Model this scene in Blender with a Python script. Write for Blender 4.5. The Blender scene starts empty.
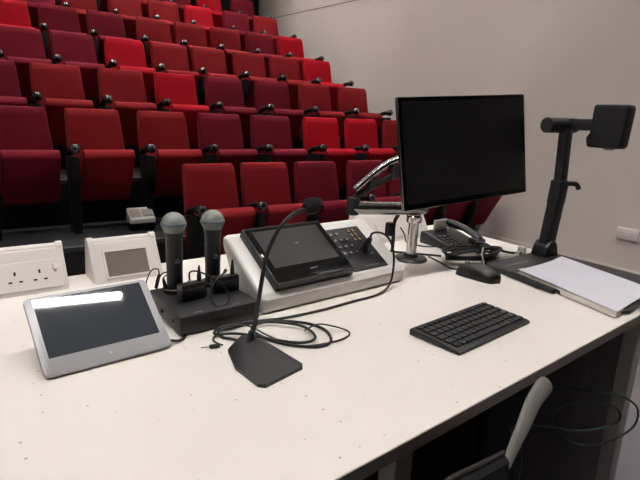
import bpy, bmesh, math, random
from mathutils import Vector, Matrix
random.seed(7)
PI = math.pi
SC = bpy.context.scene
COL = SC.collection

# ------------------------------------------------------------------ camera
R = [(0.817, -0.101, 0.567), (-0.574, -0.220, 0.789), (0.046, -0.970, -0.238)]
Yv = Vector((-386.0, -148.0, 530.0)).normalized()
Xv = Vector((764.0, -94.0, 530.0)).normalized()
Xv = (Xv - Xv.dot(Yv) * Yv).normalized()
Zv = Xv.cross(Yv)
M = Matrix((Xv, Yv, Zv))                       # world = M @ image-space ray (x right, y down, z forward)
cd = bpy.data.cameras.new('camera'); cam = bpy.data.objects.new('camera', cd); COL.objects.link(cam)
right, down, fwd = M.col[0], M.col[1], M.col[2]
rot = Matrix((right, -down, -fwd)).transposed()
cam.matrix_world = Matrix.Translation((0, 0, 1.33)) @ rot.to_4x4()
cd.sensor_width = 36; cd.lens = 530 / 640 * 36; cd.clip_start = .02; cd.clip_end = 60
SC.camera = cam

# ------------------------------------------------------------------ world, exposure
w = bpy.data.worlds.new('world'); SC.world = w; w.use_nodes = True
w.node_tree.nodes['Background'].inputs[0].default_value = (1.0, .93, .86, 1)
w.node_tree.nodes['Background'].inputs[1].default_value = .05
vs = SC.view_settings
vs.view_transform = 'Standard'; vs.look = 'None'; vs.gamma = 1; vs.use_curve_mapping = False
vs.exposure = 0.32
LIGHT_COLOR = (1.0, .955, .92, 1)
# pendant strip lights: x0, x1, y, z, strength
STRIPS = [(-1.8, 1.62, .68, 5.0, 262), (2.3, 4.6, .68, 5.0, 120),
          (-1.5, 1.62, 3.3, 5.0, 120), (2.3, 5.15, 3.3, 5.0, 130),
          (-1.5, 1.62, 5.5, 5.6, 170), (2.3, 5.15, 5.5, 5.6, 200),
          (-1.5, 1.62, 7.7, 5.6, 150), (2.3, 5.15, 7.7, 5.6, 240)]

# ------------------------------------------------------------------ materials
def s2l(c):
    return tuple(((v / 255) / 12.92 if v / 255 <= .04045 else ((v / 255 + .055) / 1.055) ** 2.4) for v in c)
MATS = {}
def mat(name, col, rough=.5, metal=0, spec=.5, noise=0, nscale=40, bump=0, bscale=200, coat=0, sheen=0, emit=0, srgb=True):
    m = bpy.data.materials.new(name); m.use_nodes = True; MATS[name] = m
    nt = m.node_tree; b = nt.nodes['Principled BSDF']
    c = s2l(col) if srgb else col
    b.inputs['Base Color'].default_value = (*c, 1)
    b.inputs['Roughness'].default_value = rough; b.inputs['Metallic'].default_value = metal
    b.inputs['Specular IOR Level'].default_value = spec
    b.inputs['Coat Weight'].default_value = coat
    b.inputs['Sheen Weight'].default_value = sheen
    if sheen: b.inputs['Sheen Roughness'].default_value = .4; b.inputs['Sheen Tint'].default_value = (*[min(1, v * 2 + .1) for v in c], 1)
    tc = nt.nodes.new('ShaderNodeTexCoord')
    if noise:
        n = nt.nodes.new('ShaderNodeTexNoise'); n.inputs['Scale'].default_value = nscale; n.inputs['Detail'].default_value = 4
        nt.links.new(tc.outputs['Object'], n.inputs['Vector'])
        mx = nt.nodes.new('ShaderNodeMix'); mx.data_type = 'RGBA'
        nt.links.new(n.outputs['Fac'], mx.inputs['Factor'])
        mx.inputs[6].default_value = (*[v * (1 - noise) for v in c], 1); mx.inputs[7].default_value = (*[min(1, v * (1 + noise)) for v in c], 1)
        nt.links.new(mx.outputs[2], b.inputs['Base Color'])
    if bump:
        n2 = nt.nodes.new('ShaderNodeTexNoise'); n2.inputs['Scale'].default_value = bscale
        nt.links.new(tc.outputs['Object'], n2.inputs['Vector'])
        bp = nt.nodes.new('ShaderNodeBump'); bp.inputs['Strength'].default_value = bump; bp.inputs['Distance'].default_value = .002
        nt.links.new(n2.outputs['Fac'], bp.inputs['Height']); nt.links.new(bp.outputs['Normal'], b.inputs['Normal'])
    if emit:
        b.inputs['Emission Color'].default_value = (*c, 1); b.inputs['Emission Strength'].default_value = emit
    return m

mat('wall', (213, 203, 195), .85, noise=.02, nscale=3, bump=.05, bscale=80)
mat('wall_dark', (40, 34, 34), .9)
mat('ceiling', (150, 148, 146), .9)
mat('carpet_grey', (116, 110, 116), .95, noise=.15, nscale=120, bump=.3)
mat('carpet_dark', (26, 26, 29), .95, noise=.2, nscale=150, bump=.3)
mat('nosing', (60, 60, 64), .6)
mat('groove', (120, 108, 98), .9)
mat('fabric_bright', (178, 10, 32), .85, spec=.2, sheen=0, noise=.08, nscale=60, bump=.25, bscale=700)
mat('fabric_brick', (134, 24, 30), .85, spec=.2, sheen=0, noise=.08, nscale=60, bump=.25, bscale=700)
mat('fabric_plum', (112, 15, 34), .85, spec=.2, sheen=0, noise=.08, nscale=60, bump=.25, bscale=700)
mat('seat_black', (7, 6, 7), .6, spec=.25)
mat('knob_black', (9, 9, 10), .24, spec=1.0, coat=.8)
mat('white_plastic', (226, 220, 214), .4)
mat('console_white', (228, 225, 221), .35)
mat('grey_plate', (160, 154, 148), .45)
mat('screen_grey', (118, 112, 106), .3)
mat('black_plastic', (10, 10, 12), .42, bump=.1, bscale=900)
mat('black_satin', (17, 17, 20), .5, bump=.1, bscale=900)
mat('charcoal', (24, 24, 28), .45)
mat('rubber', (12, 12, 13), .6)
mat('foam', (10, 10, 12), .95, bump=1, bscale=900)
mat('gloss_black', (8, 8, 9), .12, coat=.5)
mat('screen_off', (27, 26, 27), .25)
mat('touch_off', (34, 32, 34), .28)
mat('tablet_glass', (54, 59, 67), .02, spec=1.0, coat=.6)  # lightened base grey stands in for the ceiling reflected in the glass
mat('tablet_silver', (170, 169, 172), .4, metal=.2)
mat('chrome', (205, 202, 200), .16, metal=1)
mat('brushed', (176, 174, 172), .33, metal=.9)
mat('arm_alloy', (150, 148, 146), .22, metal=1)
mat('steel_leg', (200, 197, 193), .5, metal=.1)
mat('steel_dark', (46, 44, 44), .5, metal=.2)
mat('edge_band', (196, 188, 178), .6)
mat('grey_shell', (104, 101, 97), .6)
mat('cable', (9, 9, 10), .45)
mat('green_cable', (16, 62, 44), .5)
mat('keycap', (30, 31, 34), .42)
mat('print_white', (205, 205, 205), .5)
mat('print_grey', (110, 110, 112), .5)
mat('gold_led', (214, 160, 84), .4, emit=.12)
mat('silver_key', (150, 148, 146), .4)
mat('mesh_grey', (138, 144, 140), .5, metal=.35)
mat('mic_ring', (120, 132, 140), .3, metal=.6)
mat('paper', (210, 209, 218), .7)
mat('paper_edge', (228, 222, 212), .7)
mat('hole', (12, 10, 10), .8)
mat('luminaire_body', (200, 200, 200), .5)
mat('diffuser', (0, 0, 0), .5)
def emis(name, strength):
    m = bpy.data.materials.new(name); m.use_nodes = True; b = m.node_tree.nodes['Principled BSDF']
    b.inputs['Base Color'].default_value = (.8, .8, .8, 1); b.inputs['Emission Color'].default_value = LIGHT_COLOR; b.inputs['Emission Strength'].default_value = strength
    return m
# knurled wire mesh for microphone grilles
def grille():
    m = MATS['mesh_grey']; nt = m.node_tree; b = nt.nodes['Principled BSDF']
    tc = nt.nodes.new('ShaderNodeTexCoord'); v = nt.nodes.new('ShaderNodeTexVoronoi'); v.inputs['Scale'].default_value = 600
    nt.links.new(tc.outputs['Object'], v.inputs['Vector'])
    bp = nt.nodes.new('ShaderNodeBump'); bp.inputs['Strength'].default_value = .6; bp.inputs['Distance'].default_value = .001
    nt.links.new(v.outputs['Distance'], bp.inputs['Height']); nt.links.new(bp.outputs['Normal'], b.inputs['Normal'])
grille()
# worn white laminate: faint clouding, small dark specks and a few scuffs that belong to the surface
def laminate():
    m = mat('laminate', (236, 230, 222), .38); nt = m.node_tree; b = nt.nodes['Principled BSDF']
    tc = nt.nodes.new('ShaderNodeTexCoord')
    n = nt.nodes.new('ShaderNodeTexNoise'); n.inputs['Scale'].default_value = 4; n.inputs['Detail'].default_value = 6
    nt.links.new(tc.outputs['Object'], n.inputs['Vector'])
    mx = nt.nodes.new('ShaderNodeMix'); mx.data_type = 'RGBA'
    mx.inputs[6].default_value = (*s2l((226, 219, 210)), 1); mx.inputs[7].default_value = (*s2l((240, 235, 229)), 1)
    nt.links.new(n.outputs['Fac'], mx.inputs['Factor'])
    v = nt.nodes.new('ShaderNodeTexVoronoi'); v.voronoi_dimensions = '2D'; v.inputs['Scale'].default_value = 20; v.inputs['Randomness'].default_value = 1
    nt.links.new(tc.outputs['Object'], v.inputs['Vector'])
    sep = nt.nodes.new('ShaderNodeSeparateColor'); nt.links.new(v.outputs['Color'], sep.inputs[0])
    th = nt.nodes.new('ShaderNodeMath'); th.operation = 'MULTIPLY'; th.inputs[1].default_value = .045
    nt.links.new(sep.outputs[0], th.inputs[0])
    lt = nt.nodes.new('ShaderNodeMath'); lt.operation = 'LESS_THAN'
    nt.links.new(v.outputs['Distance'], lt.inputs[0]); nt.links.new(th.outputs[0], lt.inputs[1])
    gt = nt.nodes.new('ShaderNodeMath'); gt.operation = 'GREATER_THAN'; gt.inputs[1].default_value = .55
    nt.links.new(sep.outputs[1], gt.inputs[0])
    mu = nt.nodes.new('ShaderNodeMath'); mu.operation = 'MULTIPLY'
    nt.links.new(lt.outputs[0], mu.inputs[0]); nt.links.new(gt.outputs[0], mu.inputs[1])
    m8 = nt.nodes.new('ShaderNodeMath'); m8.operation = 'MULTIPLY'; m8.inputs[1].default_value = .55
    nt.links.new(mu.outputs[0], m8.inputs[0])
    mx2 = nt.nodes.new('ShaderNodeMix'); mx2.data_type = 'RGBA'; mx2.inputs[7].default_value = (*s2l((96, 84, 76)), 1)
    nt.links.new(m8.outputs[0], mx2.inputs['Factor']); nt.links.new(mx.outputs[2], mx2.inputs[6])
    nt.links.new(mx2.outputs[2], b.inputs['Base Color'])
laminate()

# ------------------------------------------------------------------ mesh helpers
def new(): return bmesh.new()
def tf(verts, mtx):
    for v in verts: v.co = mtx @ v.co
def box(bm, lo, hi, bev=0, seg=2, mtx=None):
    r = bmesh.ops.create_cube(bm, size=1); vs = r['verts']
    for v in vs:
        v.co = Vector([(lo[i] + hi[i]) / 2 + v.co[i] * (hi[i] - lo[i]) for i in range(3)])
    if bev:
        es = list({e for v in vs for e in v.link_edges})
        r2 = bmesh.ops.bevel(bm, geom=es, offset=bev, segments=seg, profile=.5, affect='EDGES')
        vs = list({v for f in r2['faces'] for v in f.verts} | {v for v in vs if v.is_valid})
    if mtx is not None: tf(vs, mtx)
    return vs
def prism(bm, pts, axis, a, b, bev=0, seg=2, mtx=None, skew=None):
    """extrude the polygon pts (2-D, in the two other axes in order) from a to b along axis"""
    def P(p, t):
        q = list(p); q.insert(axis, t); return Vector(q)
    v0 = [bm.verts.new(P(p, a)) for p in pts]; v1 = [bm.verts.new(P(p, b)) for p in pts]
    n = len(pts); fs = [bm.faces.new(v0[::-1]), bm.faces.new(v1)]
    for i in range(n): fs.append(bm.faces.new((v0[i], v0[(i + 1) % n], v1[(i + 1) % n], v1[i])))
    bmesh.ops.recalc_face_normals(bm, faces=fs)
    vs = v0 + v1
    if bev:
        es = list({e for f in fs for e in f.edges})
        r2 = bmesh.ops.bevel(bm, geom=es, offset=bev, segments=seg, profile=.5, affect='EDGES')
        vs = list({v for f in r2['faces'] for v in f.verts} | {v for v in vs if v.is_valid})
    if mtx is not None: tf(vs, mtx)
    return vs
def rpoly(w, h, r, n=5, cx=0, cy=0):
    out = []
    for sx, sy, a0 in ((1, -1, -90), (1, 1, 0), (-1, 1, 90), (-1, -1, 180)):
        for k in range(n + 1):
            a = math.radians(a0 + 90 * k / n)
            out.append((cx + sx * (w / 2 - r) + r * math.cos(a), cy + sy * (h / 2 - r) + r * math.sin(a)))
    return out
def lathe(bm, prof, seg=24, mtx=None):
    """prof: list of (r, z)"""
    rings = []; vs = []
    for r, z in prof:
        if r < 1e-6: ring = [bm.verts.new((0, 0, z))]
        else: ring = [bm.verts.new((r * math.cos(2 * PI * k / seg), r * math.sin(2 * PI * k / seg), z)) for k in range(seg)]
        rings.append(ring); vs += ring
    for a, b in zip(rings, rings[1:]):
        for k in range(seg):
            k2 = (k + 1) % seg
            if len(a) == 1 and len(b) == 1: continue
            if len(a) == 1: bm.faces.new((a[0], b[k], b[k2]))
            elif len(b) == 1: bm.faces.new((a[k], b[0], a[k2]))
            else: bm.faces.new((a[k], b[k], b[k2], a[k2]))
    if len(rings[0]) > 1: bm.faces.new(rings[0][::-1])
    if len(rings[-1]) > 1: bm.faces.new(rings[-1])
    bmesh.ops.recalc_face_normals(bm, faces=list({f for v in vs for f in v.link_faces}))
    if mtx is not None: tf(vs, mtx)
    return vs
def smooth_path(pts, n=6, closed=False):
    P = [Vector(p) for p in pts]; out = []; L = len(P)
    rng = range(L if closed else L - 1)
    for i in rng:
        p0 = P[(i - 1) % L] if closed or i > 0 else P[i]; p1 = P[i]; p2 = P[(i + 1) % L]
        p3 = P[(i + 2) % L] if closed or i + 2 < L else P[(i + 1) % L]
        for k in range(n):
            t = k / n
            out.append(.5 * ((2 * p1) + (p2 - p0) * t + (2 * p0 - 5 * p1 + 4 * p2 - p3) * t * t + (-p0 + 3 * p1 - 3 * p2 + p3) * t ** 3))
    if not closed: out.append(P[-1])
    return out
def tube(bm, pts, r, seg=8, n=6, closed=False, flat=1.0, up=None, radii=None, mtx=None):
    P = smooth_path(pts, n, closed) if n else [Vector(p) for p in pts]
    L = len(P); rings = []; ref = Vector(up) if up else None
    prev = None
    for i, p in enumerate(P):
        if closed: t = (P[(i + 1) % L] - P[i - 1])
        else: t = P[min(i + 1, L - 1)] - P[max(i - 1, 0)]
        t.normalize()
        if ref is not None: a = ref - ref.dot(t) * t
        elif prev is not None: a = prev - prev.dot(t) * t
        else:
            a = Vector((0, 0, 1)); a = a - a.dot(t) * t
            if a.length < .1: a = Vector((1, 0, 0)); a = a - a.dot(t) * t
        a.normalize(); prev = a; b = t.cross(a)
        rr = r if radii is None else radii(i / (L - 1)) if callable(radii) else radii[0] + (radii[1] - radii[0]) * i / (L - 1)
        rings.append([bm.verts.new(p + a * rr * flat * math.cos(2 * PI * k / seg) + b * rr * math.sin(2 * PI * k / seg)) for k in range(seg)])
    fs = []
    for i in range(L if closed else L - 1):
        A, B = rings[i], rings[(i + 1) % L]
        for k in range(seg): fs.append(bm.faces.new((A[k], A[(k + 1) % seg], B[(k + 1) % seg], B[k])))
    if not closed: fs += [bm.faces.new(rings[0][::-1]), bm.faces.new(rings[-1])]
    bmesh.ops.recalc_face_normals(bm, faces=fs)
    vs = [v for g in rings for v in g]
    if mtx is not None: tf(vs, mtx)
    return vs
def link(name, bm, m, parent=None, smooth=True, recenter=False, angle=35):
    me = bpy.data.meshes.new(name)
    off = Vector((0, 0, 0))
    if recenter:
        xs = [v.co for v in bm.verts]
        off = Vector((sum(c.x for c in xs) / len(xs), sum(c.y for c in xs) / len(xs), min(c.z for c in xs)))
        for v in bm.verts: v.co -= off
    for f in bm.faces: f.smooth = smooth
    if smooth:
        for e in bm.edges:
            if len(e.link_faces) == 2 and e.calc_face_angle(0) > math.radians(angle): e.smooth = False
    bm.to_mesh(me); bm.free()
    me.materials.append(MATS[m] if isinstance(m, str) else m)
    o = bpy.data.objects.new(name, me); COL.objects.link(o); o.location = off
    if parent is not None: o.parent = parent
    return o
def tag(o, label=None, cat=None, group=None, kind=None):
    if label: o['label'] = label
    if cat: o['category'] = cat
    if group: o['group'] = group
    if kind: o['kind'] = kind
    return o
def thing(name, label, cat, loc=(0, 0, 0), rz=0, group=None):
    o = bpy.data.objects.new(name, None); COL.objects.link(o); o.empty_display_size = .05
    o.location = loc; o.rotation_euler = (0, 0, rz)
    return tag(o, label, cat, group)
def bpart(name, m, parent, lo, hi, bev=0, seg=2, mtx=None, smooth=True):
    bm = new(); box(bm, lo, hi, bev, seg, mtx); return link(name, bm, m, parent, smooth)
def single(name, bm, m, label, cat, group=None):
    return tag(link(name, bm, m, None, True, True), label, cat, group)
def copy_tree(o, parent=None):
    c = o.copy(); COL.objects.link(c)
    if parent is not None: c.parent = parent
    for ch in list(o.children): copy_tree(ch, c)
    return c

# ------------------------------------------------------------------ room
FZ = -.12; WX = 5.3
def struct(name, lo, hi, m): return tag(bpart(name, m, None, lo, hi, smooth=False), kind='structure')
struct('floor', (-3.6, -3.0, FZ - .1), (WX, 4.10, FZ), 'carpet_grey')
bm = new(); prof = [(4.10, FZ - .1)]
for k in range(2, 10):
    y = 4.10 + .85 * (k - 2); z = FZ + .383 * (k - 1)
    prof += [(y, z - .383 if k > 2 else FZ), (y, z)]
prof += [(12.2, FZ + .383 * 8), (12.2, FZ - .1)]
prof = [prof[0]] + prof[2:]
prism(bm, prof, 0, -3.6, WX)
tag(link('floor', bm, 'carpet_dark', None, False), kind='structure')
for k in range(2, 10):
    y = 4.10 + .85 * (k - 2); z = FZ + .383 * (k - 1)
    struct('trim_%d' % k, (-3.6, y - .004, z - .03), (WX, y + .05, z + .004), 'nosing')
struct('wall_right', (WX, -3.0, FZ - .1), (WX + .15, 9.75, 6.2), 'wall')
struct('trim_1', (WX - .003, -3.0, 2.945), (WX, 9.75, 2.957), 'groove')
struct('baseboard_right', (WX - .012, -3.0, FZ), (WX, 4.10, FZ + .09), 'wall')
struct('trim_10', (WX - .12, 9.75, 2.5), (WX + .15, 9.95, 6.2), 'seat_black')
struct('wall_left', (-3.75, -3.0, FZ - .1), (-3.6, 12.2, 6.2), 'wall')
struct('wall_rear', (-3.6, 12.2, FZ - .1), (WX + 1.2, 12.35, 6.2), 'wall_dark')
struct('wall_front', (-3.75, -3.15, FZ - .1), (WX + .15, -3.0, 6.2), 'wall_dark')
struct('ceiling', (-3.75, -3.15, 6.2), (WX + 1.3, 12.35, 6.35), 'ceiling')

# ceiling lights
wherex = {-1.8: 'left', -1.5: 'left', 2.3: 'right'}
for i, (x0, x1, y, z, s) in enumerate(STRIPS):
    row = ['over the desk', 'over the front row of seats', 'over the middle rows', 'over the rear rows'][i // 2]
    t = thing('pendant_light', 'long white suspended strip light %s, %s one of the pair' % (row, wherex[x0]), 'ceiling light', ((x0 + x1) / 2, y, z), 0, 'strip lights under the ceiling')
    L = (x1 - x0) / 2
    bpart('housing', 'luminaire_body', t, (-L, -.04, .012), (L, .04, .07), .005)
    bpart('diffuser', emis('lit_diffuser', s), t, (-L + .01, -.02, 0), (L - .01, .02, .012), smooth=False)
    bpart('added_ceiling_glow', emis('added_glow', s * .10), t, (-L + .02, -.025, .070), (L - .02, .025, .076), smooth=False)  # glowing top face added to brighten the ceiling, not a known uplight
    for sy in (-1, 1): bpart('added_baffle', 'luminaire_body', t, (-L, sy * .037 - .003, -.07), (L, sy * .037 + .003, .014), smooth=False)  # unseen skirts added to keep strip light off the seat undersides
    for sx in (-1, 1):
        bm = new(); tube(bm, [(sx * L * .7, 0, .08), (sx * L * .7, 0, 6.2 - z)], .004, 6, 0); link('suspension_wire', bm, 'steel_leg', t)

# ------------------------------------------------------------------ auditorium seats
def seat_proto():
    """origin on the tier floor under the top edge of the backrest, left edge of the backrest at x=0; faces -Y"""
    t = thing('auditorium_seat', 'x', 'seat')
    bm = new()   # backrest, leaning back
    vs_ = prism(bm, [(-.095, .34), (-.005, .30), (.075, .95), (.06, .99), (0.0, .99), (-.02, .94)], 0, 0, .415, .014, 3)
    for v in vs_:                                   # the back widens towards the seat
        v.co.x += (v.co.x / .415) * .07 * min(1, (.99 - v.co.z) / .34)
    link('backrest', bm, 'fabric_bright', t)
    bm = new()   # shell behind the back
    prism(bm, [(.0, .28), (.02, .28), (.098, .93), (.078, .93)], 0, .015, .415, .004, 1)
    link('back_shell', bm, 'seat_black', t)
    bm = new()   # tipped-up seat pad with a fat rounded front edge on top
    pts = []
    for k in range(9):
        a = PI * k / 8
        pts.append((-.285 - .062 * math.cos(a), .615 + .062 * math.sin(a)))
    pts = pts + [(-.095, .30), (-.10, .24), (-.13, .23), (-.165, .28)]
    prism(bm, pts, 0, .058, .455, .012, 2)
    link('seat', bm, 'fabric_bright', t)
    a = armrest(t, -.012)
    return t
def armrest(t, x):
    bm = new()   # side standard down to the floor
    prism(bm, [(-.33, .0), (-.14, .0), (-.13, .45), (-.11, .62), (-.36, .63), (-.37, .45), (-.30, .3)], 0, x - .031, x + .031, .010, 2)
    link('standard', bm, 'seat_black', t)
    bm = new()   # arm pad sloping up to a rounded front
    tube(bm, [(x, -.10, .625), (x, -.16, .655), (x, -.25, .68), (x, -.335, .685)], .032, 12, 4, up=(0, 0, 1), flat=.8)
    arm = link('armrest', bm, 'seat_black', t)
    bm = new()
    lathe(bm, [(0, -.042), (.025, -.036), (.040, -.017), (.044, 0), (.040, .017), (.025, .036), (0, .042)], 16, Matrix.Translation((x, -.355, .69)))
    link('knob', bm, 'knob_black', arm)
    return arm
proto = seat_proto()
FAB = {'B': 'fabric_bright', 'R': 'fabric_brick', 'P': 'fabric_plum'}
CN = {'B': 'bright red', 'R': 'brick red', 'P': 'dark plum red'}
# other-colour meshes
MESH = {}
for key in 'BRP':
    MESH[key] = {}
    for ch in proto.children:
        n = ch.name.split('.')[0]
        if n in ('backrest', 'seat'):
            me = ch.data if key == 'B' else ch.data.copy()
            me.materials[0] = MATS[FAB[key]] if key != 'B' else me.materials[0]
            MESH[key][n] = me
ROWS = {1: ([1.542, 2.054, 2.592, 3.193, 3.695, 4.195, 4.695], 'RRPPPPP'),
        2: ([.295, .862, 1.455, 2.019, 2.590, 3.227, 3.797, 4.374], 'PRRPPBBR'),
        3: ([.20, .743, 1.339, 1.897, 2.462, 3.087, 3.701, 4.319], 'PRRBPPRR'),
        4: ([.56, 1.072, 1.622, 2.147, 2.650, 3.220, 3.764, 4.313], 'PPBRRRRB'),
        5: ([.56, 1.099, 1.637, 2.241, 2.749, 3.279, 3.833, 4.376], 'BPPRRRPB'),
        6: ([.98, 1.51, 2.123, 2.683, 3.225, 3.864, 4.405], 'PRRRBPR'),
        7: ([1.55, 2.10, 2.65, 3.20, 3.76, 4.40], 'BPRPBP')}
ORD = ['first', 'second', 'third', 'fourth', 'fifth', 'sixth', 'seventh', 'eighth']
first = True
for k, (xs, cols) in ROWS.items():
    for i, (x, c) in enumerate(zip(xs, cols)):
        s = proto if first else copy_tree(proto)
        first = False
        s.location = (x, 4 + .85 * (k - 1), FZ + .383 * (k - 1))
        s['label'] = '%s folding seat, %s row from front, %s from left in view' % (CN[c], ORD[k - 1], ORD[i])
        s['group'] = 'auditorium seats in the %s row' % ORD[k - 1]
        for ch in s.children:
            n = ch.name.split('.')[0]
            if n in ('backrest', 'seat'): ch.data = MESH[c][n]
        if i == len(xs) - 1 and k > 1: armrest(s, .56)

# ------------------------------------------------------------------ wall socket, floor outlet
t = thing('wall_socket', 'white double power socket low on the pale side wall', 'power socket', (WX, 2.32, .312), 0)
bpart('socket_plate', 'white_plastic', t, (-.03, -.1, -.055), (0, .1, .055), .006)
for sy in (-1, 1):
    bm = new()
    for dy, dz in ((0, .012), (-.012, -.012), (.012, -.012)): box(bm, (-.0315, sy * .04 + dy - .003, dz - .004), (-.0295, sy * .04 + dy + .003, dz + .004))
    link('socket_outlet', bm, 'grey_plate', t, False)
    bpart('switch', 'white_plastic', t, (-.034, sy * .075 - .005, .018), (-.029, sy * .075 + .005, .036), .001)
t = thing('floor_outlet', 'white double outlet box on the dark step before the second row', 'power outlet', (1.345, 4.52, .263), 0)
bm = new(); prism(bm, [(-.075, .065), (.06, .065), (.06, .180), (.045, .180), (-.07, .105)], 0, -.105, .105, .006)
link('outlet_box', bm, 'white_plastic', t)
bpart('pedestal', 'seat_black', t, (-.10, -.06, 0), (.10, .05, .066), .004)
sl = math.atan2(.075, .115)
for sx in (-1, 1):
    bpart('outlet_flap', 'grey_plate', t, (sx * .052 - .045, -.045, 0.0), (sx * .052 + .045, .045, .004), .001, mtx=Matrix.Translation((0, -.012, .1435)) @ Matrix.Rotation(sl, 4, 'X'))

# ------------------------------------------------------------------ desk
ZD = .88
desk = thing('lectern_desk', 'long white laminate presenter desk with dark grey edge on metal legs', 'desk', (.5, .95, FZ))
def dl(x, y, z=0): return (x - .5, y - .95, z - FZ)
quad = [(-.8, .351), (1.70, .562), (1.70, 1.512), (-.8, 1.395)]
bm = new(); prism(bm, [dl(x, y)[:2] for x, y in quad], 2, ZD - .021 - FZ, ZD - FZ)
link('desktop', bm, 'laminate', desk, False)
bm = new()   # grey edge band wrapping the slab
for i in range(4):
    a, b = Vector(quad[i]), Vector(quad[(i + 1) % 4]); d = (b - a).normalized(); n = Vector((d.y, -d.x))
    pts = [a - d * .0015, b + d * .0015, b + d * .0015 + n * .0015, a - d * .0015 + n * .0015]
    prism(bm, [dl(p.x, p.y)[:2] for p in pts], 2, ZD - .023 - FZ, ZD - .0006 - FZ)
link('edge_band', bm, 'edge_band', desk, False)
for (x, y) in ((.497, .475), (1.397, .543), (-.70, .40), (1.62, 1.40), (-.70, 1.30)):
    bpart('leg', 'steel_leg', desk, dl(x, y, FZ), dl(x + .036, y + .036, ZD - .021), .003)
bpart('front_rail', 'steel_dark', desk, dl(-.70, .80, ZD - .075), dl(1.62, .84, ZD - .03), 0, mtx=Matrix.Rotation(0, 4, 'Z'))
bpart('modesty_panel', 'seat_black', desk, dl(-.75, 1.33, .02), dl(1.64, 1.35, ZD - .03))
# equipment cabinet under the desk
t = thing('equipment_cabinet', 'black equipment cabinet standing in the dark under the desk', 'cabinet', (1.17, .95, FZ))
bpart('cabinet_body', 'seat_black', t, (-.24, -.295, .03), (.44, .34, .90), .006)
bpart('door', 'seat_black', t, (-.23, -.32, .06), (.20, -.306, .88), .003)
bpart('handle', 'steel_leg', t.children[1], (-.20, -.335, .50), (-.185, -.32, .62), .003)
for x in (-.22, .22):
    bpart('foot', 'rubber', t, (x - .02, -.2, 0), (x + .02, .2, .03), .003)

# chair pushed under the desk
t = thing('office_chair', 'black chair with a grey curved back rim tucked under the desk edge', 'chair', (.80, .56, FZ), 0)
def cl(p): return (p[0] - .80, p[1] - .56, p[2] - FZ)
rim = [(0.395, 0.370, 0.864), (0.498, 0.378, 0.871), (0.562, 0.395, 0.850), (0.632, 0.412, 0.828), (0.685, 0.424, 0.813)]
bm = new()
P = smooth_path([cl(p) for p in rim], 5); rows = []
for q in P:
    rows.append([bm.verts.new(q + Vector((.0, dy, 0)) + Vector((0, -.05 * dz, -dz))) for dz, dy in ((0, 0), (.01, -.012), (.12, -.012), (.28, -.012), (.34, 0), (.34, .014), (.15, .014), (.01, .012))])
for A, B in zip(rows, rows[1:]):
    for k in range(8): bm.faces.new((A[k], A[(k + 1) % 8], B[(k + 1) % 8], B[k]))
bm.faces.new(rows[0]); bm.faces.new(rows[-1][::-1])
bmesh.ops.recalc_face_normals(bm, faces=bm.faces)
link('backrest', bm, 'foam', t)
bm = new(); tube(bm, [cl(p) for p in rim], .004, 8, 5); link('back_rim', bm, 'steel_dark', t)
bm = new()
prof = [(0.691, 0.420, 0.788), (0.720, 0.429, 0.807), (0.752, 0.437, 0.830), (0.794, 0.450, 0.855), (0.831, 0.458, 0.867), (0.856, 0.462, 0.874)]
tube(bm, [cl(p) for p in prof], .022, 14, 5, flat=.4, up=(.75, .6, -.3), radii=lambda q: (.007 + .011 * q) * max(.12, 1 - max(0, (q - .75) / .25) ** 3) ** .5); 
link('arm_blade', bm, 'grey_shell', t)
bm = new(); lathe(bm, [(.0, .42), (.20, .42), (.23, .45), (.22, .48), (.0, .49)], 28, Matrix.Translation((-.16, .22, 0))); link('seat', bm, 'seat_black', t)
bm = new(); tube(bm, [(-.16, .22, .07), (-.16, .22, .43)], .025, 12, 0); link('gas_column', bm, 'steel_dark', t)
bm = new(); tube(bm, [(-.16, .06, .43), (-.22, -.10, .44), (-.24, -.155, .60)], .016, 8, 5); link('back_support', bm, 'steel_dark', t)
for k in range(5):
    a = 2 * PI * k / 5 + .3; c = Vector((-.16, .22, 0)); e = c + Vector((math.cos(a), math.sin(a), 0)) * .26
    bm = new(); tube(bm, [(c.x, c.y, .09), (e.x, e.y, .06)], .016, 8, 0)
    lathe(bm, [(0, -.012), (.022, -.012), (.025, 0), (.022, .012), (0, .012)], 14, Matrix.Translation((e.x, e.y, .026)) @ Matrix.Rotation(PI / 2, 4, 'X') @ Matrix.Rotation(a, 4, 'Y'))
    link('base_leg', bm, 'steel_dark', t)

# green network cable looped beside the leg
bm = new()
tube(bm, [(1.10, .612, .70), (1.10, .59, .735), (1.15, .53, .735), (1.212, .50, .725), (1.277, .50, .697), (1.339, .49, .653), (1.343, .49, .602), (1.269, .50, .585), (1.16, .50, .608), (1.053, .50, .657),
          (1.02, .53, .70), (1.09, .54, .715), (1.212, .51, .695), (1.273, .50, .655), (1.252, .50, .632), (1.09, .50, .669), (.958, .52, .717), (.92, .56, .70), (1.0, .575, .60), (1.04, .6, .45), (1.05, .612, .30)], .0026, 8, 8)
single('network_cable', bm, 'green_cable', 'thin green network cable looped under the desk beside the metal leg', 'cable')

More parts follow.
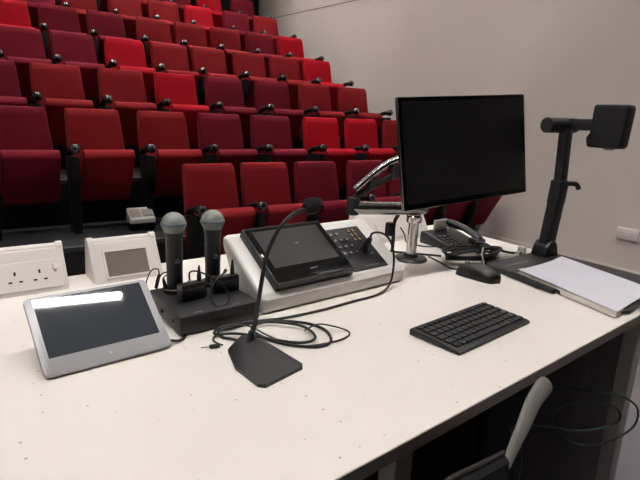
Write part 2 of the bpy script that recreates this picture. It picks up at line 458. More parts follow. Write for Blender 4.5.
# ------------------------------------------------------------------ desk power modules
def module_box(label, x, y, w, rz):
    t = thing('desk_power_module', label, 'desk module', (x, y, ZD), rz, 'white power modules along the back of the desk')
    pts = [(0, 0), (.052, .088), (.056, .094)]
    for k in range(5):
        a = PI * .75 - PI * .75 * k / 4
        pts.append((.072 + .016 * math.cos(a), .085 + .013 * math.sin(a)))
    pts += [(.098, .02), (.098, 0)]
    bm = new(); prism(bm, pts, 0, 0, w, .003, 2); link('housing', bm, 'white_plastic', t)
    bm = new(); tube(bm, [(.008, .070, .090), (w - .008, .070, .090)], .0125, 14, 0); link('lid_roll', bm, 'white_plastic', t)
    for e in (0, 1):
        bm = new(); tube(bm, [(e * (w - .014), .070, .0905), (e * (w - .014) + .014, .070, .0905)], .0155, 14, 0); link('end_cap', bm, 'white_plastic', t)
    return t
SL = math.atan2(.088, .052)
def onfront(u, v): return Matrix.Translation((u, 0, 0)) @ Matrix.Rotation(SL, 4, 'X') @ Matrix.Translation((0, v, 0))
# front-plane local: x across, y up the slope, z out of the face
t = module_box('white desk power module with two three-pin sockets behind the tablet', .045, 1.335, .178, .03)
bm = new(); prism(bm, rpoly(.148, .070, .006), 2, .0002, .004, .001, 1, mtx=onfront(.092, .045)); pl = link('socket_plate', bm, 'white_plastic', t)
for sx in (-1, 1):
    bm = new()
    for dx, dy, a, b in ((0, .010, .0022, .0045), (-.011, -.010, .0038, .002), (.011, -.010, .0038, .002)):
        box(bm, (sx * .026 + dx - a, dy - b, .0035), (sx * .026 + dx + a, dy + b, .0046), mtx=onfront(.092, .043))
    link('pin_holes', bm, 'hole', pl, False)
    bpart('switch', 'white_plastic', pl, (sx * .060 - .005, .010, .003), (sx * .060 + .005, .024, .0085), .001, mtx=onfront(.092, .043))
    bpart('switch_gap', 'grey_plate', pl, (sx * .060 - .003, .004, .0035), (sx * .060 + .003, .010, .0046), 0, mtx=onfront(.092, .043))
t = module_box('white desk module with a blank grey panel, left of the handheld microphones', .282, 1.340, .175, .04)
bm = new(); prism(bm, rpoly(.106, .066, .002), 2, -.0002, .0022, 0, mtx=onfront(.087, .048)); link('blank_panel', bm, 'screen_grey', t)
bm = new()
for lo, hi in (((-.058, -.037), (.058, -.033)), ((-.058, .033), (.058, .037)), ((-.058, -.037), (-.053, .037)), ((.053, -.037), (.058, .037))):
    box(bm, (lo[0], lo[1], 0), (hi[0], hi[1], .004), mtx=onfront(.087, .048))
link('panel_frame', bm, 'white_plastic', t, False)
t = module_box('white desk module behind the monitor arm post, beside the telephone', 1.16, 1.355, .34, .02)
bm = new(); prism(bm, rpoly(.22, .060, .006), 2, .0002, .004, .001, 1, mtx=onfront(.19, .045)); link('socket_plate', bm, 'white_plastic', t)

# ------------------------------------------------------------------ tablet
TH = .6612
t = thing('tablet', 'silver framed tablet propped up at the left end of the desk', 'tablet', (.1004, .8868, ZD), .0856)
T = Matrix.Translation((0, 0.0, .008)) @ Matrix.Rotation(TH, 4, 'X')
bm = new(); prism(bm, rpoly(.221, .1575, .010, 5, .1105, .0775), 2, -.010, 0, .002, 2, mtx=T); link('frame', bm, 'tablet_silver', t)
bm = new(); prism(bm, [(.0135, .031), (.2065, .031), (.2065, .150), (.0135, .150)], 2, -.001, .0004, mtx=T); link('screen', bm, 'tablet_glass', t, False)
bm = new(); lathe(bm, [(0, 0), (.0022, 0), (.0022, .0006), (0, .0008)], 12, T @ Matrix.Translation((.1105, .0145, 0))); link('home_button', bm, 'print_white', t)
bm = new(); prism(bm, [(.035, 0.0), (.10, .0), (.105, .075), (.097, .078)], 0, .04, .18, .002, 1); link('stand', bm, 'tablet_silver', t)
bm = new()
tube(bm, [(.322, .925, .888), (.340, .925, .884), (.355, .935, .884), (.366, .957, .884), (.372, .975, .890)], .0028, 8, 6)
single('charging_cable', bm, 'cable', 'short black cable from the tablet to the charging base', 'cable')

# ------------------------------------------------------------------ microphone charging base, handhelds, beltpacks
t = thing('charging_dock', 'black charging base holding two handheld microphones on the desk', 'charging base', (.350, .943, ZD), .0544)
W, D, H = .184, .190, .042
bm = new(); prism(bm, [(0, 0.002), (0.004, 0), (W, 0), (W, D), (0.01, D)], 2, .003, H, .004, 2); body = link('base_body', bm, 'black_satin', t)
for cx in (.055, .148):
    bm = new()
    lathe(bm, [(.024, 0), (.027, 0), (.027, .010), (.024, .012), (.0215, .010), (.0215, 0)], 20, Matrix.Translation((cx, .152, H - .001)))
    link('charging_cup', bm, 'black_plastic', t)
for cx in (.045, .130):
    bpart('label_mark', 'print_grey', t, (cx - .009, .010, H - .0002), (cx + .009, .013, H + .0004))
for cy in (.04, .10):
    bm = new(); lathe(bm, [(0, 0), (.004, 0), (.004, .004), (0, .005)], 10, Matrix.Translation((0.0045, cy, .022)) @ Matrix.Rotation(-PI / 2, 4, 'Y')); link('side_knob', bm, 'rubber', t)
bm = new()
for x, y in ((.015, .015), (W - .015, .015), (.015, D - .015), (W - .015, D - .015)): lathe(bm, [(0, 0), (.006, 0), (.006, .004), (0, .004)], 10, Matrix.Translation((x, y, 0)))
link('rubber_feet', bm, 'rubber', t)
cb = Matrix.Translation((.350, .943, ZD)) @ Matrix.Rotation(.0544, 4, 'Z')
for j, (cx, ztop, lab) in enumerate(((.055, 1.102, 'handheld wireless microphone with grey ball grille, the left one in the charging base'),
                             (.148, 1.100, 'handheld wireless microphone with grey ball grille, the right one in the charging base'))):
    p = cb @ Vector((cx, .152, H + .001))
    t = thing('handheld_microphone', lab, 'microphone', p, 0, 'handheld microphones in the charging base')
    hh = ztop - p.z; hc = hh - .026
    bm = new(); lathe(bm, [(0, 0), (.016, 0), (.0175, .004), (.0175, .05), (.0182, .07), (.0185, hc - .030), (.0215, hc - .018), (.0, hc - .018)], 24); link('body', bm, 'charcoal', t)
    bm = new()
    pr = [(.0, hc - .0245), (.018, hc - .0243)]
    for k in range(1, 13):
        a = -.85 + (PI / 2 + .85) * k / 12
        pr.append((.0262 * math.cos(a) if k < 12 else 0, hc + .0258 * math.sin(a)))
    lathe(bm, pr, 28); g = link('grille', bm, 'mesh_grey', t)
    bm = new(); lathe(bm, [(.0262, hc - .004), (.0278, hc - .003), (.0278, hc + .003), (.0262, hc + .004)], 28); link('grille_ring', bm, 'mic_ring', g)
    bm = new(); box(bm, (-.005, -.0195, hc - .085), (.005, -.0175, hc - .080)); box(bm, (-.004, -.0195, hc - .078), (.004, -.0175, hc - .075)); link('maker_mark', bm, 'print_grey', t, False)
for j, (cx, cy, lab) in enumerate(((.066, .088, 'black beltpack transmitter with stub antenna standing before the left handheld microphone'),
                           (.150, .096, 'black beltpack transmitter with stub antenna standing before the right handheld microphone'))):
    p = cb @ Vector((cx, cy, H + .0015))
    t = thing('beltpack_transmitter', lab, 'transmitter', p, .0544 + (.12 if j == 0 else -.04), 'beltpack transmitters on the charging base')
    bpart('case', 'black_plastic', t, (-.031, -.012, 0), (.031, .012, .036), .004)
    bpart('front_ridge', 'charcoal', t, (-.022, -.0145, .010), (.022, -.0115, .026), .001)
    bm = new(); lathe(bm, [(0, 0), (.005, 0), (.005, .010), (.0025, .028), (.0015, .034), (0, .035)], 12, Matrix.Translation((.018, 0, .036))); link('antenna', bm, 'rubber', t)
    bm = new(); lathe(bm, [(0, 0), (.0042, 0), (.0042, .006), (0, .007)], 10, Matrix.Translation((-.005, 0, .035))); link('jack_collar', bm, 'brushed', t)
    bm = new(); box(bm, (-.02, .012, .006), (.02, .015, .032), .001); link('belt_clip', bm, 'steel_dark', t)
bm = new()
a = cb @ Vector((.055, .069, H + .04))
tube(bm, [cb @ Vector(q) for q in ((.061, .088, H + .043), (.062, .088, H + .060), (.072, .065, H + .066), (.10, .030, H + .050), (.115, .015, H + .022), (.112, .018, H + .0025), (.085, .016, H + .0025), (.080, .030, H + .030), (.100, .040, H + .052), (.130, .055, H + .060), (.145, .085, H + .055), (.1455, .096, H + .043))], .0018, 6, 8)
single('beltpack_lead', bm, 'cable', 'thin black lead looping between the two beltpack transmitters', 'cable')
for j, (x, y, z, lab) in enumerate(((.366, 1.135, .925, 'small black jack plug upright at the left rear of the charging base'), (.378, 1.100, .922, 'second small black jack plug leaning near the left handheld microphone'))):
    t = thing('jack_plug', lab, 'plug', (x, y, ZD + H), 0, 'jack plugs beside the handheld microphones')
    bm = new(); lathe(bm, [(0, 0), (.0035, 0), (.0042, .012), (.0042, .024), (.002, .034), (0, .036)], 12, Matrix.Rotation((.25, -.2)[j], 4, 'Y')); link('plug_body', bm, 'rubber', t)
    bm = new(); tube(bm, [(0.008 if j == 0 else -.006, 0, .034), (.006, .002, .044), (-.006, .01, .040), (-.014, .02, .015), (-.012, .03, .001)], .0015, 6, 6); link('plug_lead', bm, 'cable', t)

# ------------------------------------------------------------------ gooseneck microphone
t = thing('gooseneck_microphone', 'black gooseneck microphone on a wedge base in the middle of the desk', 'microphone', (.437, .775, ZD), 0)
def gl(p): return (p[0] - .437, p[1] - .775, p[2] - ZD)
bm = new()
low = [(.402, .838), (.384, .770), (.389, .697), (.399, .688), (.487, .712), (.492, .722), (.480, .800), (.455, .848), (.428, .862)]
mid = [(.414, .828), (.402, .775), (.404, .712), (.410, .706), (.474, .724), (.478, .731), (.468, .790), (.450, .828), (.430, .838)]
zl = [.883] * 9; zm = [.905, .900, .892, .891, .892, .893, .901, .908, .909]
v0 = [bm.verts.new(gl((x, y, .880))) for x, y in low]
v1 = [bm.verts.new(gl((x, y, .887))) for x, y in low]
v2 = [bm.verts.new(gl((x, y, z))) for (x, y), z in zip(mid, zm)]
for A, B in ((v0, v1), (v1, v2)):
    for k in range(9): bm.faces.new((A[k], A[(k + 1) % 9], B[(k + 1) % 9], B[k]))
cen = bm.verts.new(gl((.436, .80, .915)))
for k in range(9): bm.faces.new((v2[k], v2[(k + 1) % 9], cen))
bm.faces.new(v0)
bmesh.ops.recalc_face_normals(bm, faces=bm.faces)
link('base', bm, 'black_satin', t, True, False, 24)
bm = new(); lathe(bm, [(0, -.005), (.010, -.005), (.0075, .012), (.005, .022), (0, .022)], 16, Matrix.Translation(gl((.433, .805, .908)))); link('neck_boot', bm, 'rubber', t)
neck = [(.433, .805, .915), (.440, .806, .94), (.446, .806, .975), (.453, .806, 1.02), (.464, .806, 1.073), (.488, .806, 1.118), (.517, .806, 1.143), (.546, .806, 1.150)]
bm = new(); tube(bm, [gl(p) for p in neck], .0035, 10, 8, radii=(.0046, .0034)); link('neck', bm, 'charcoal', t)
bm = new(); lathe(bm, [(0, -.015), (.009, -.0145), (.0145, -.007), (.0158, .002), (.0145, .011), (.009, .017), (0, .018)], 20, Matrix.Translation(gl((.556, .806, 1.1545))) @ Matrix.Rotation(PI / 2 - .2, 4, 'Y')); link('foam_windscreen', bm, 'foam', t)

# microphone cable coiled behind its base, then up to the console
bm = new()
zc = .8835
path = [(.436, .866, .886), (.43, .885, zc), (.42, .90, zc), (.425, .930, zc), (.46, .932, zc), (.53, .932, zc), (.60, .885, zc), (.62, .83, zc), (.595, .775, zc), (.55, .775, zc), (.50, .83, zc), (.485, .90, zc + .003), (.53, .915, zc + .004), (.58, .86, zc + .006), (.575, .80, zc + .004), (.53, .80, zc + .003),
        (.455, .89, zc + .003), (.41, .91, zc + .004), (.43, .930, zc + .006), (.50, .935, zc + .003), (.58, .925, zc), (.68, .925, zc), (.78, .935, zc), (.87, .945, zc), (.925, .965, .895)]
tube(bm, path + [(.944, .975, .935), (.956, .993, .975), (.949, 1.007, 1.008), (.930, 1.020, 1.022), (.915, 1.034, 1.019), (.912, 1.038, 1.008)], .0030, 8, 8)
single('microphone_cable', bm, 'cable', 'black microphone cable coiled behind the gooseneck base and running over the white console', 'cable')
bm = new()
z2 = .8825
tube(bm, [(.405, .868, z2), (.40, .90, z2), (.435, .925, z2 + .006), (.48, .915, z2 + .008), (.50, .85, z2 + .004), (.535, .79, z2), (.62, .775, z2), (.66, .80, z2), (.62, .845, z2 + .008), (.57, .83, z2 + .010)], .0018, 6, 8)
single('jack_lead', bm, 'cable', 'thin black audio lead tangled with the coil behind the gooseneck base', 'cable')
t = thing('audio_jack', 'small black and metal jack plug lying left of the gooseneck base', 'plug', (.398, .866, ZD + .004), 2.9)
bm = new(); lathe(bm, [(0, 0), (.004, 0), (.004, .018), (.002, .020), (0, .020)], 10, Matrix.Rotation(PI / 2, 4, 'Y')); link('plug_body', bm, 'rubber', t)
bm = new(); lathe(bm, [(0, .020), (.0016, .020), (.0016, .034), (0, .036)], 10, Matrix.Rotation(PI / 2, 4, 'Y')); link('plug_tip', bm, 'brushed', t)

# ------------------------------------------------------------------ white console
CW, CL, CT = .4722, .1966, .5504
zf = .0437; cyb = CL * math.cos(CT); czb = zf + CL * math.sin(CT)
t = thing('control_console', 'white sloping control console with touch panel in the middle of the desk', 'control console', (.5443, .9662, ZD), .0766)
bm = new()
pts = [(0, 0), (-.002, zf - .006), (.003, zf + .001), (cyb - .006, czb - .003), (cyb + .004, czb), (cyb + .016, czb - .006), (cyb + .022, czb - .03), (cyb + .012, 0)]
for v in prism(bm, pts, 0, 0, CW, .012, 4):      # the sides lean inwards towards the foot at the back
    v.co.x += (.5 - v.co.x / CW) * .075 * max(0, min(1, v.co.y / cyb)) * max(0, 1 - v.co.z / czb)
link('housing', bm, 'console_white', t)
CP = Matrix.Translation((0, 0, zf)) @ Matrix.Rotation(CT, 4, 'X')     # local x across, y up slope, z out
bm = new(); box(bm, (.040, .008, -.002), (.277, .191, .022), .002, 2, CP); tp = link('touch_panel', bm, 'black_plastic', t); tag(tp, 'black touch panel body')
bm = new(); prism(bm, rpoly(.231, .174, .004, 3, .1585, .1), 2, .0215, .0228, mtx=CP); link('bezel', bm, 'gloss_black', tp)
bm = new(); box(bm, (.059, .056, .0225), (.257, .176, .0232), 0, 1, CP); link('screen', bm, 'touch_off', tp, False)
bm = new(); lathe(bm, [(0, 0), (.0042, 0), (.0042, .0008), (0, .001)], 14, CP @ Matrix.Translation((.0475, .098, .0226)) @ Matrix.Diagonal((.8, 1.4, 1, 1))); link('home_button', bm, 'print_white', tp)
bm = new(); box(bm, (.150, .036, .0226), (.174, .0385, .0231), 0, 1, CP); box(bm, (.158, .120, .0231), (.168, .125, .0234), 0, 1, CP); link('maker_mark', bm, 'print_grey', tp, False)
bm = new(); box(bm, (.2915, .015, -.001), (.416, .1705, .0022), .001, 1, CP); bp_ = link('button_plate', bm, 'black_satin', t)
for r_ in range(4):
    for c_ in range(3):
        if r_ == 0 and c_ == 2: continue
        x = .302 + c_ * .021; y = .148 - r_ * .024
        bm = new(); prism(bm, rpoly(.014, .013, .002, 2, x, y), 2, .0018, .0042, mtx=CP); b1 = link('push_button', bm, 'black_plastic', bp_)
        bm = new(); box(bm, (x - .0045, y - .001, .0042), (x + .0045, y + .0012, .0046), 0, 1, CP); box(bm, (x - .003, y + .003, .0042), (x + .004, y + .0042, .0046), 0, 1, CP); link('button_mark', bm, 'silver_key', b1, False)
for r_ in range(3):
    for c_ in range(2):
        x = .371 + c_ * .016; y = .155 - r_ * .017
        bm = new(); prism(bm, rpoly(.011, .011, .002, 2, x, y), 2, .0018, .0040, mtx=CP); b1 = link('lit_button', bm, 'black_plastic', bp_)
        bm = new(); box(bm, (x - .0035, y - .004, .0040), (x + .0035, y - .002, .0045), 0, 1, CP); box(bm, (x - .0035, y + .001, .0040), (x + .001, y + .0035, .0045), 0, 1, CP); link('gold_light', bm, 'gold_led', b1, False)
bm = new(); box(bm, (.335, .0245, .002), (.385, .0262, .0026), 0, 1, CP); box(bm, (.385, .062, .002), (.396, .065, .0026), 0, 1, CP); link('panel_print', bm, 'print_grey', bp_, False)
for x, y in ((.297, .021), (.410, .021), (.297, .164), (.410, .164)):
    bm = new(); lathe(bm, [(0, 0), (.002, 0), (.0018, .0008), (0, .001)], 8, CP @ Matrix.Translation((x, y, .0022))); link('screw', bm, 'print_grey', bp_)
t = thing('microphone_connector', 'black microphone connector plugged into the button plate of the console', 'connector', (.5443, .9662, ZD), .0766)
bm = new(); lathe(bm, [(0, .001), (.0115, .001), (.0115, .012), (.0095, .014), (.009, .034), (.005, .046), (0, .046)], 18, CP @ Matrix.Translation((.372, .080, .002))); link('plug_body', bm, 'rubber', t)
bm = new(); lathe(bm, [(0.009, 0), (.0135, 0), (.0135, .003), (.009, .003)], 18, CP @ Matrix.Translation((.372, .080, .0022))); link('plug_flange', bm, 'steel_dark', t)

# ------------------------------------------------------------------ keyboard
t = thing('keyboard', 'small black compact keyboard lying on the right of the desk', 'keyboard', (.779, .608, ZD), .1119)
t.scale = (.975, .975, 1)
bm = new(); prism(bm, [(-.004, .0), (-.004, .007), (.006, .0095), (.118, .015), (.124, .014), (.124, .0)], 0, 0, .286, .0025, 2); kb = link('case', bm, 'black_plastic', t)
KT = Matrix.Translation((0, -.001, .0087)) @ Matrix.Rotation(.049, 4, 'X')
rows_ = [(.0165, [.018, .018, .018, .018, .088, .018, .018, .016, .016, .016]), (.0175, [.026] + [.0175] * 10 + [.0175, .026]), (.0175, [.0225] + [.0178] * 11 + [.0245]),
         (.0175, [.02] + [.0178] * 12 + [.016]), (.0175, [.0178] * 13 + [.012]), (.0125, [.0172] * 15)]
y = .010
for h, ws in rows_:
    tot = sum(ws); sc_ = .270 / tot; x = .009
    for w_ in ws:
        ww = w_ * sc_
        bm = new(); prism(bm, rpoly(ww - .0026, h - .0026, .0015, 2, x + ww / 2, y + h / 2), 2, 0, .0042, .0006, 1, mtx=KT); link('key', bm, 'keycap', kb)
        x += ww
    y += h + .0015
bm = new(); box(bm, (.0395, .0135, .0042), (.0425, .0165, .0045), 0, 1, KT); link('key_mark', bm, 'print_white', kb, False)

# ------------------------------------------------------------------ monitor and arm
PHI, TILT, ROLL = -.0628, .1361, .0689
e = Vector((math.cos(PHI) * math.cos(ROLL), math.sin(PHI) * math.cos(ROLL), math.sin(ROLL)))
n = Vector((-math.sin(PHI), math.cos(PHI), 0)); u0 = e.cross(n)
if u0.z < 0: u0 = -u0
u0.normalize(); u = (math.cos(TILT) * u0 + math.sin(TILT) * n).normalized(); b = e.cross(u)      # b points out of the screen face towards the presenter
MO = Vector((.9962, 1.0065, 1.0755)); MW, MH = .4966, .300
t = thing('monitor', 'black flat monitor turned off, held up on the chrome arm', 'monitor', MO)
t.rotation_mode = 'QUATERNION'; t.rotation_quaternion = Matrix((e, u, b)).transposed().to_quaternion()
bm = new(); prism(bm, rpoly(MW, MH, .004, 3, MW / 2, MH / 2), 2, -.011, 0, .0015, 1); ob = link('casing', bm, 'arm_alloy', t); tag(ob, 'thin silver casing edge')
bm = new(); prism(bm, rpoly(MW - .004, MH - .003, .003, 3, MW / 2, MH / 2), 2, -.001, .0012); link('bezel', bm, 'gloss_black', t)
bm = new(); box(bm, (.012, .016, .0010), (MW - .012, MH - .012, .0018)); link('screen', bm, 'screen_off', t, False)
bm = new(); box(bm, (.09, .06, -.045), (MW - .09, MH - .06, -.010), .012, 3); link('rear_housing', bm, 'black_plastic', t)
bpart('vesa_plate', 'steel_dark', t, (MW / 2 - .055, MH / 2 - .055, -.053), (MW / 2 + .055, MH / 2 + .055, -.044), .002)
vesa = MO + e * (MW / 2) + u * (MH / 2) - b * .055
t = thing('monitor_stand', 'chrome sprung monitor arm on a round black foot, carrying the monitor', 'monitor arm', (1.192, 1.157, ZD))
def al(p): return (p[0] - 1.192, p[1] - 1.157, p[2] - ZD)
bm = new(); lathe(bm, [(0, 0), (.052, 0), (.053, .004), (.048, .009), (.024, .012), (.022, .020), (0, .020)], 32); link('foot', bm, 'black_plastic', t)
bm = new(); lathe(bm, [(0, .02), (.0165, .02), (.0165, .128), (.0, .128)], 24); link('post', bm, 'chrome', t)
bm = new(); lathe(bm, [(0, .122), (.024, .122), (.025, .126), (.025, .140), (.022, .144), (0, .144)], 24); link('post_collar', bm, 'chrome', t)
el = (.998, 1.225, 1.050)
bm = new(); tube(bm, [al((1.222, 1.153, 1.045)), al((1.192, 1.157, 1.045)), al((1.03, 1.212, 1.048)), al(el)], .021, 18, 4, up=(0, 0, 1), flat=.95); link('lower_arm', bm, 'arm_alloy', t)
bm = new(); lathe(bm, [(0, -.022), (.017, -.022), (.020, -.018), (.020, .024), (.016, .030), (0, .030)], 24, Matrix.Translation(al(el))); link('elbow', bm, 'rubber', t)
top = vesa - b * .05 + Vector((0, 0, -.01))
pa = Vector(el) + Vector((.004, 0, .044)); pb = top
m1 = pa.lerp(pb, .35) + Vector((0, 0, .045)); m2 = pa.lerp(pb, .7) + Vector((0, 0, .035))
bm = new(); tube(bm, [al(pa + Vector((0, 0, .01))), al(m1), al(m2), al(pb + Vector((0, 0, .012)))], .014, 14, 8, up=(0, 0, 1), flat=.8); link('upper_arm', bm, 'arm_alloy', t)
bm = new(); tube(bm, [al(pa - Vector((0, 0, .012))), al(pa.lerp(pb, .5) + Vector((0, 0, .0))), al(pb - Vector((0, 0, .018)))], .009, 12, 8); link('spring_rod', bm, 'rubber', t)
for f in (.2, .45, .7):
    bm = new(); box(bm, (-.012, -.012, -.02), (.012, .012, .02), .003, 1, Matrix.Translation(al(pa.lerp(pb, f) + Vector((0, 0, .01))))); link('arm_bracket', bm, 'steel_dark', t)
bm = new(); tube(bm, [al(pb), al(vesa)], .016, 14, 0); link('tilt_head', bm, 'steel_dark', t)
bm = new(); box(bm, (-.013, -.012, -.022), (.013, .012, .022), .005, 2, Matrix.Translation(al((1.138, 1.205, .975)))); tube(bm, [al((1.155, 1.19, 1.022)), al((1.150, 1.20, .995)), al((1.155, 1.205, .94)), al((1.160, 1.21, .90))], .006, 8, 5); link('cable_clip', bm, 'rubber', t)

# ------------------------------------------------------------------ telephone
t = thing('telephone', 'black desk telephone with handset on its cradle behind the cable bundle', 'telephone', (1.460, 1.225, ZD), 0)
bm = new(); prism(bm, [(-.075, 0), (.085, 0), (.085, .042), (.07, .046), (-.07, .014)], 0, -.075, .085, .006, 2); link('phone_body', bm, 'black_plastic', t)
PT = Matrix.Translation((0, -.07, .016)) @ Matrix.Rotation(math.atan2(.036, .14), 4, 'X')
bpart('display', 'grey_plate', t, (-.035, .050, .045), (.03, .060, .085), .002, mtx=Matrix.Translation((0, .0, 0)))
for r_ in range(4):
    for c_ in range(3):
        bpart('key', 'charcoal', t, (-.062 + c_ * .022, .02 + r_ * .018, -.003), (-.046 + c_ * .022, .032 + r_ * .018, .001), .001, mtx=PT)
bm = new(); tube(bm, [(.035, -.10, .030), (.035, -.085, .046), (.035, -.03, .064), (.035, .03, .074), (.035, .075, .072), (.035, .10, .060)], .017, 12, 6, up=(0, 0, 1), flat=.6)
box(bm, (.011, -.105, .020), (.059, -.060, .044), .009, 2); box(bm, (.011, .062, .050), (.059, .108, .072), .009, 2)
link('handset', bm, 'charcoal', t)
bm = new()
tube(bm, [(1.382, 1.205, .890), (1.345, 1.25, .884), (1.335, 1.32, .884), (1.345, 1.345, .905), (1.350, 1.374, .925)], .0026, 8, 8)
single('telephone_lead', bm, 'cable', 'grey-black lead from the white desk module to the telephone', 'cable')

# coiled cable bundle with silver chain
bm = new()
cx, cy = 1.385, 1.072
for k in range(4):
    pts = []
    for q in range(12):
        a = 2 * PI * q / 12
        rx = .100 + .005 * k; ry = .042 + .006 * k
        x = rx * math.cos(a); y = ry * math.sin(a); r0 = -.10
        pts.append((cx + x * math.cos(r0) - y * math.sin(r0) + .003 * random.uniform(-1, 1), cy + x * math.sin(r0) + y * math.cos(r0), .8885 + .0065 * k + .004 * math.sin(a * 2 + k)))
    tube(bm, pts, .0042, 8, 5, closed=True)
tube(bm, [(1.49, 1.09, .905), (1.52, 1.07, .895), (1.56, 1.045, .886), (1.60, 1.03, .885)], .004, 8, 6)
tube(bm, [(1.40, 1.065, .90), (1.43, 1.05, .915), (1.50, 1.06, .905), (1.53, 1.08, .89), (1.50, 1.12, .90), (1.45, 1.09, .91), (1.42, 1.05, .90)], .0045, 8, 8)
tube(bm, [(1.30, 1.125, .886), (1.20, 1.19 + .05, .884), (1.17, 1.27, .884)], .0035, 8, 6)
single('cable_bundle', bm, 'cable', 'bundle of thick black cable coiled between the telephone and the mouse', 'cable')
t = thing('cable_tie', 'black strap wound around the cable bundle', 'cable tie', (1.455, 1.085, .884), 0)
bm = new(); tube(bm, [(0, -.03, .004), (0, -.035, .025), (0, -.01, .038), (0, .03, .036), (0, .04, .02), (0, .03, .004)], .009, 8, 5, closed=True, flat=.3); link('strap', bm, 'rubber', t)
t = thing('silver_chain', 'small silver ball chain lying over the cable bundle towards the mouse', 'chain', (1.36, 1.0, .884), 0)
ch = smooth_path([(.065, .060, .030), (.035, .038, .036), (.0, .012, .026), (-.02, -.01, .012), (-.04, -.030, .004), (-.055, -.055, .004), (-.070, -.058, .004)], 5)
bm = new()
for i_, p in enumerate(ch):
    lathe(bm, [(0, -.0036), (.0028, -.0022), (.0036, 0), (.0028, .0022), (0, .0036)], 8, Matrix.Translation(p))
link('chain_beads', bm, 'chrome', t)
bm = new(); tube(bm, [(-.085 + .011 * math.cos(a), -.062 + .011 * math.sin(a), .003) for a in [2 * PI * k / 8 for k in range(8)]], .0014, 6, 4, closed=True); link('split_ring', bm, 'chrome', t)

# ------------------------------------------------------------------ mouse
t = thing('computer_mouse', 'black computer mouse on the desk left of the document camera', 'mouse', (1.236, .926, ZD), .14)
t.scale = (1.12, 1.12, 1.15)
bm = new()
NL, NA = 12, 14
rings = []
for i in range(NL + 1):
    s = i / NL; y = -.062 + .124 * s
    wv = .033 * (max(0, 1 - (2 * s - 1) ** 4)) ** .5 * (1 - .10 * math.sin(PI * s)) + .0008
    hv = .036 * (math.sin(PI * min(1, (s * .88 + .08))) ** .6) + .001
    rings.append([bm.verts.new((wv * math.cos(a), y, hv * max(0, math.sin(a)) ** .8)) for a in [PI * k / NA for k in range(NA + 1)]])
for A, B in zip(rings, rings[1:]):
    for k in range(NA): bm.faces.new((A[k], A[k + 1], B[k + 1], B[k]))
    bm.faces.new((A[0], B[0], B[NA], A[NA]))
bm.faces.new(rings[0]); bm.faces.new(rings[-1])
bmesh.ops.recalc_face_normals(bm, faces=bm.faces)
link('shell', bm, 'black_plastic', t, True, False, 70)
bm = new(); lathe(bm, [(0, -.003), (.006, -.003), (.007, 0), (.006, .003), (0, .003)], 14, Matrix.Translation((0, .034, .030)) @ Matrix.Rotation(PI / 2, 4, 'Y')); link('scroll_wheel', bm, 'print_grey', t)
bm = new(); tube(bm, [(0, .062, .006), (.004, .09, .003), (.03, .14, .003), (.05, .19, .003)], .0022, 8, 6); link('cord', bm, 'cable', t)

# ------------------------------------------------------------------ document camera with paper
t = thing('document_camera', 'dark grey document camera with tall folding column beside the wall end of the desk', 'document camera', (1.48, .78, ZD))
def ql(p): return (p[0] - 1.48, p[1] - .78, p[2] - ZD)
bm = new()
basepoly = [(1.300, .775), (1.340, .715), (1.301, .565), (1.33, .545), (1.60, .585), (1.685, .62), (1.69, .80), (1.685, .97), (1.655, 1.005), (1.57, 1.005), (1.36, .992), (1.335, .965), (1.318, .87)]
prism(bm, [ql(p + (0,))[:2] for p in basepoly], 2, .002, .011, .003, 2); base = link('base_plate', bm, 'charcoal', t)
bm = new(); tube(bm, [ql((1.37, .988, .889)), ql((1.342, .965, .890)), ql((1.334, .90, .892)), ql((1.318, .82, .892)), ql((1.300, .728, .889))], .0075, 10, 6, up=(0, 0, 1), flat=.9); link('left_lip', bm, 'black_satin', t)
bpart('rear_light_bar', 'print_grey', t, ql((1.375, .935, .8908)), ql((1.50, .942, .892)))
bm = new(); prism(bm, [(-.04, 0), (.04, 0), (.026, .040), (.01, .052), (-.014, .052), (-.03, .036)], 1, -.028, .028, .006, 2, mtx=Matrix.Translation(ql((1.633, .968, .890)))); link('column_foot', bm, 'black_satin', t)
def beam(p, q, w, d, bev=.004):
    p, q = Vector(p), Vector(q); z = (q - p).normalized(); x = Vector((1, 0, 0)); x = (x - x.dot(z) * z).normalized(); y = z.cross(x)
    m = Matrix((x, y, z)).transposed().to_4x4(); m.translation = p
    bm = new(); box(bm, (-w / 2, -d / 2, 0), (w / 2, d / 2, (q - p).length), bev, 2, m); return bm
F0 = Vector((1.633, .968, .90)); FM = Vector((1.632, .950, 1.13)); F1 = Vector((1.627, .955, 1.322)); mid_ = lambda s: F0.lerp(FM, s / .55) if s < .55 else FM.lerp(F1, (s - .55) / .45)
link('lower_column', beam(ql(mid_(0)), ql(mid_(.55)), .050, .034), 'charcoal', t)
link('column_sleeve', beam(ql(mid_(.40)), ql(mid_(.585)), .051, .038, .005), 'black_satin', t)
link('upper_column', beam(ql(mid_(.55)), ql(mid_(1.0)), .038, .028), 'charcoal', t)
bm = new(); k0 = mid_(.56); tube(bm, [ql(k0 + Vector((.02, -.01, 0))), ql(k0 + Vector((.045, -.028, 0.0))), ql(k0 + Vector((.055, -.035, -.016)))], .008, 10, 4); link('release_lever', bm, 'black_satin', t)
bm = new(); tube(bm, [ql(F1 + Vector((-.082, .018, -.005))), ql(F1 + Vector((.045, 0, -.003)))], .0235, 24, 0); hd = link('pivot_barrel', bm, 'charcoal', t)
bm = new(); lathe(bm, [(0, 0), (.0195, 0), (.0185, .002), (0, .002)], 24, Matrix.Translation(ql(F1 + Vector((-.0825, .018, -.005)))) @ Matrix.Rotation(-PI / 2, 4, 'Y')); link('barrel_cap', bm, 'steel_dark', hd)
link('head_arm', beam(ql((1.64, .965, 1.322)), ql((1.655, .87, 1.324)), .03, .036), 'charcoal', t)
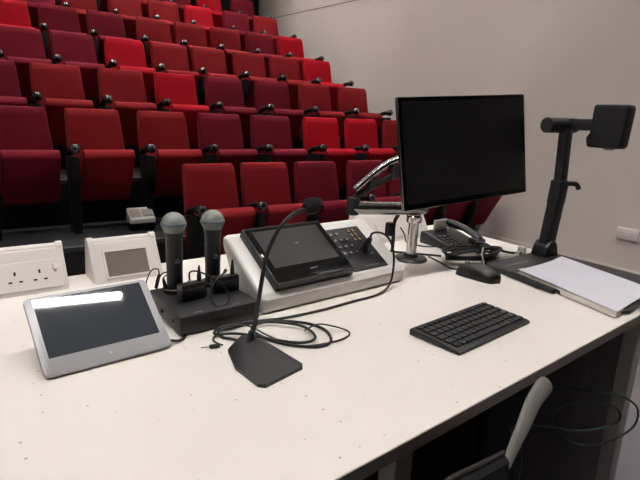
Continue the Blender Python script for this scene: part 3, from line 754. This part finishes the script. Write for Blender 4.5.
bm = new()
prism(bm, [(p * .80, q * .92) for p, q in [(.078, -.055), (.07, -.075), (-.045, -.075), (-.055, -.066), (-.062, .055), (-.055, .066), (.06, .064), (.066, .058), (.068, -.03), (.080, -.042)]], 0, -.026, .026, .006, 3, mtx=Matrix.Translation(ql((1.655, .826, 1.326))))
hd = link('camera_head', bm, 'black_satin', t)
bm = new(); lathe(bm, [(0, -.006), (.014, -.006), (.016, 0), (0, 0)], 20, Matrix.Translation(ql((1.655, .826, 1.258)))); link('lens', bm, 'screen_grey', hd)

t = thing('paper_stack', 'stack of white paper lying on the document camera base', 'paper', (1.42, .72, .8915))
def pl_(p): return (p[0] - 1.42, p[1] - .72)
pq = [(1.270, .548), (1.545, .585), (1.612, .895), (1.345, .872)]
bm = new(); prism(bm, [pl_(p) for p in pq], 2, 0, .006, .001, 1); prism(bm, [pl_(p) for p in ((1.270, .548), (1.299, .552), (1.331, .71), (1.308, .715))], 2, -.009, .001, .001, 1); link('lower_sheets', bm, 'paper_edge', t)
bm = new()
N = 8; v = []
for i in range(N + 1):
    for j in range(N + 1):
        s, q = i / N, j / N
        a = Vector(pq[0]).lerp(Vector(pq[1]), s); c = Vector(pq[3]).lerp(Vector(pq[2]), s); p = a.lerp(c, q)
        z = .0065 + .006 * (abs(s - .5) * 2) ** 3 * q
        v.append(bm.verts.new((*pl_(p), z)))
for i in range(N):
    for j in range(N): bm.faces.new((v[i * (N + 1) + j], v[(i + 1) * (N + 1) + j], v[(i + 1) * (N + 1) + j + 1], v[i * (N + 1) + j + 1]))
r_ = bmesh.ops.extrude_face_region(bm, geom=list(bm.faces)); 
for g in r_['geom']:
    if isinstance(g, bmesh.types.BMVert): g.co.z += .0012
bmesh.ops.recalc_face_normals(bm, faces=bm.faces)
link('top_sheet', bm, 'paper', t)
t = thing('power_plug', 'small white plug at the desk edge behind the document camera', 'plug', (1.605, 1.035, ZD), .2)
bpart('plug_body', 'white_plastic', t, (-.012, -.012, 0), (.012, .012, .026), .004)
bm = new(); tube(bm, [(-.012, 0, .008), (-.04, .005, .004), (-.08, .01, .003), (-.14, .03, .003)], .0025, 8, 6); link('plug_lead', bm, 'white_plastic', t)
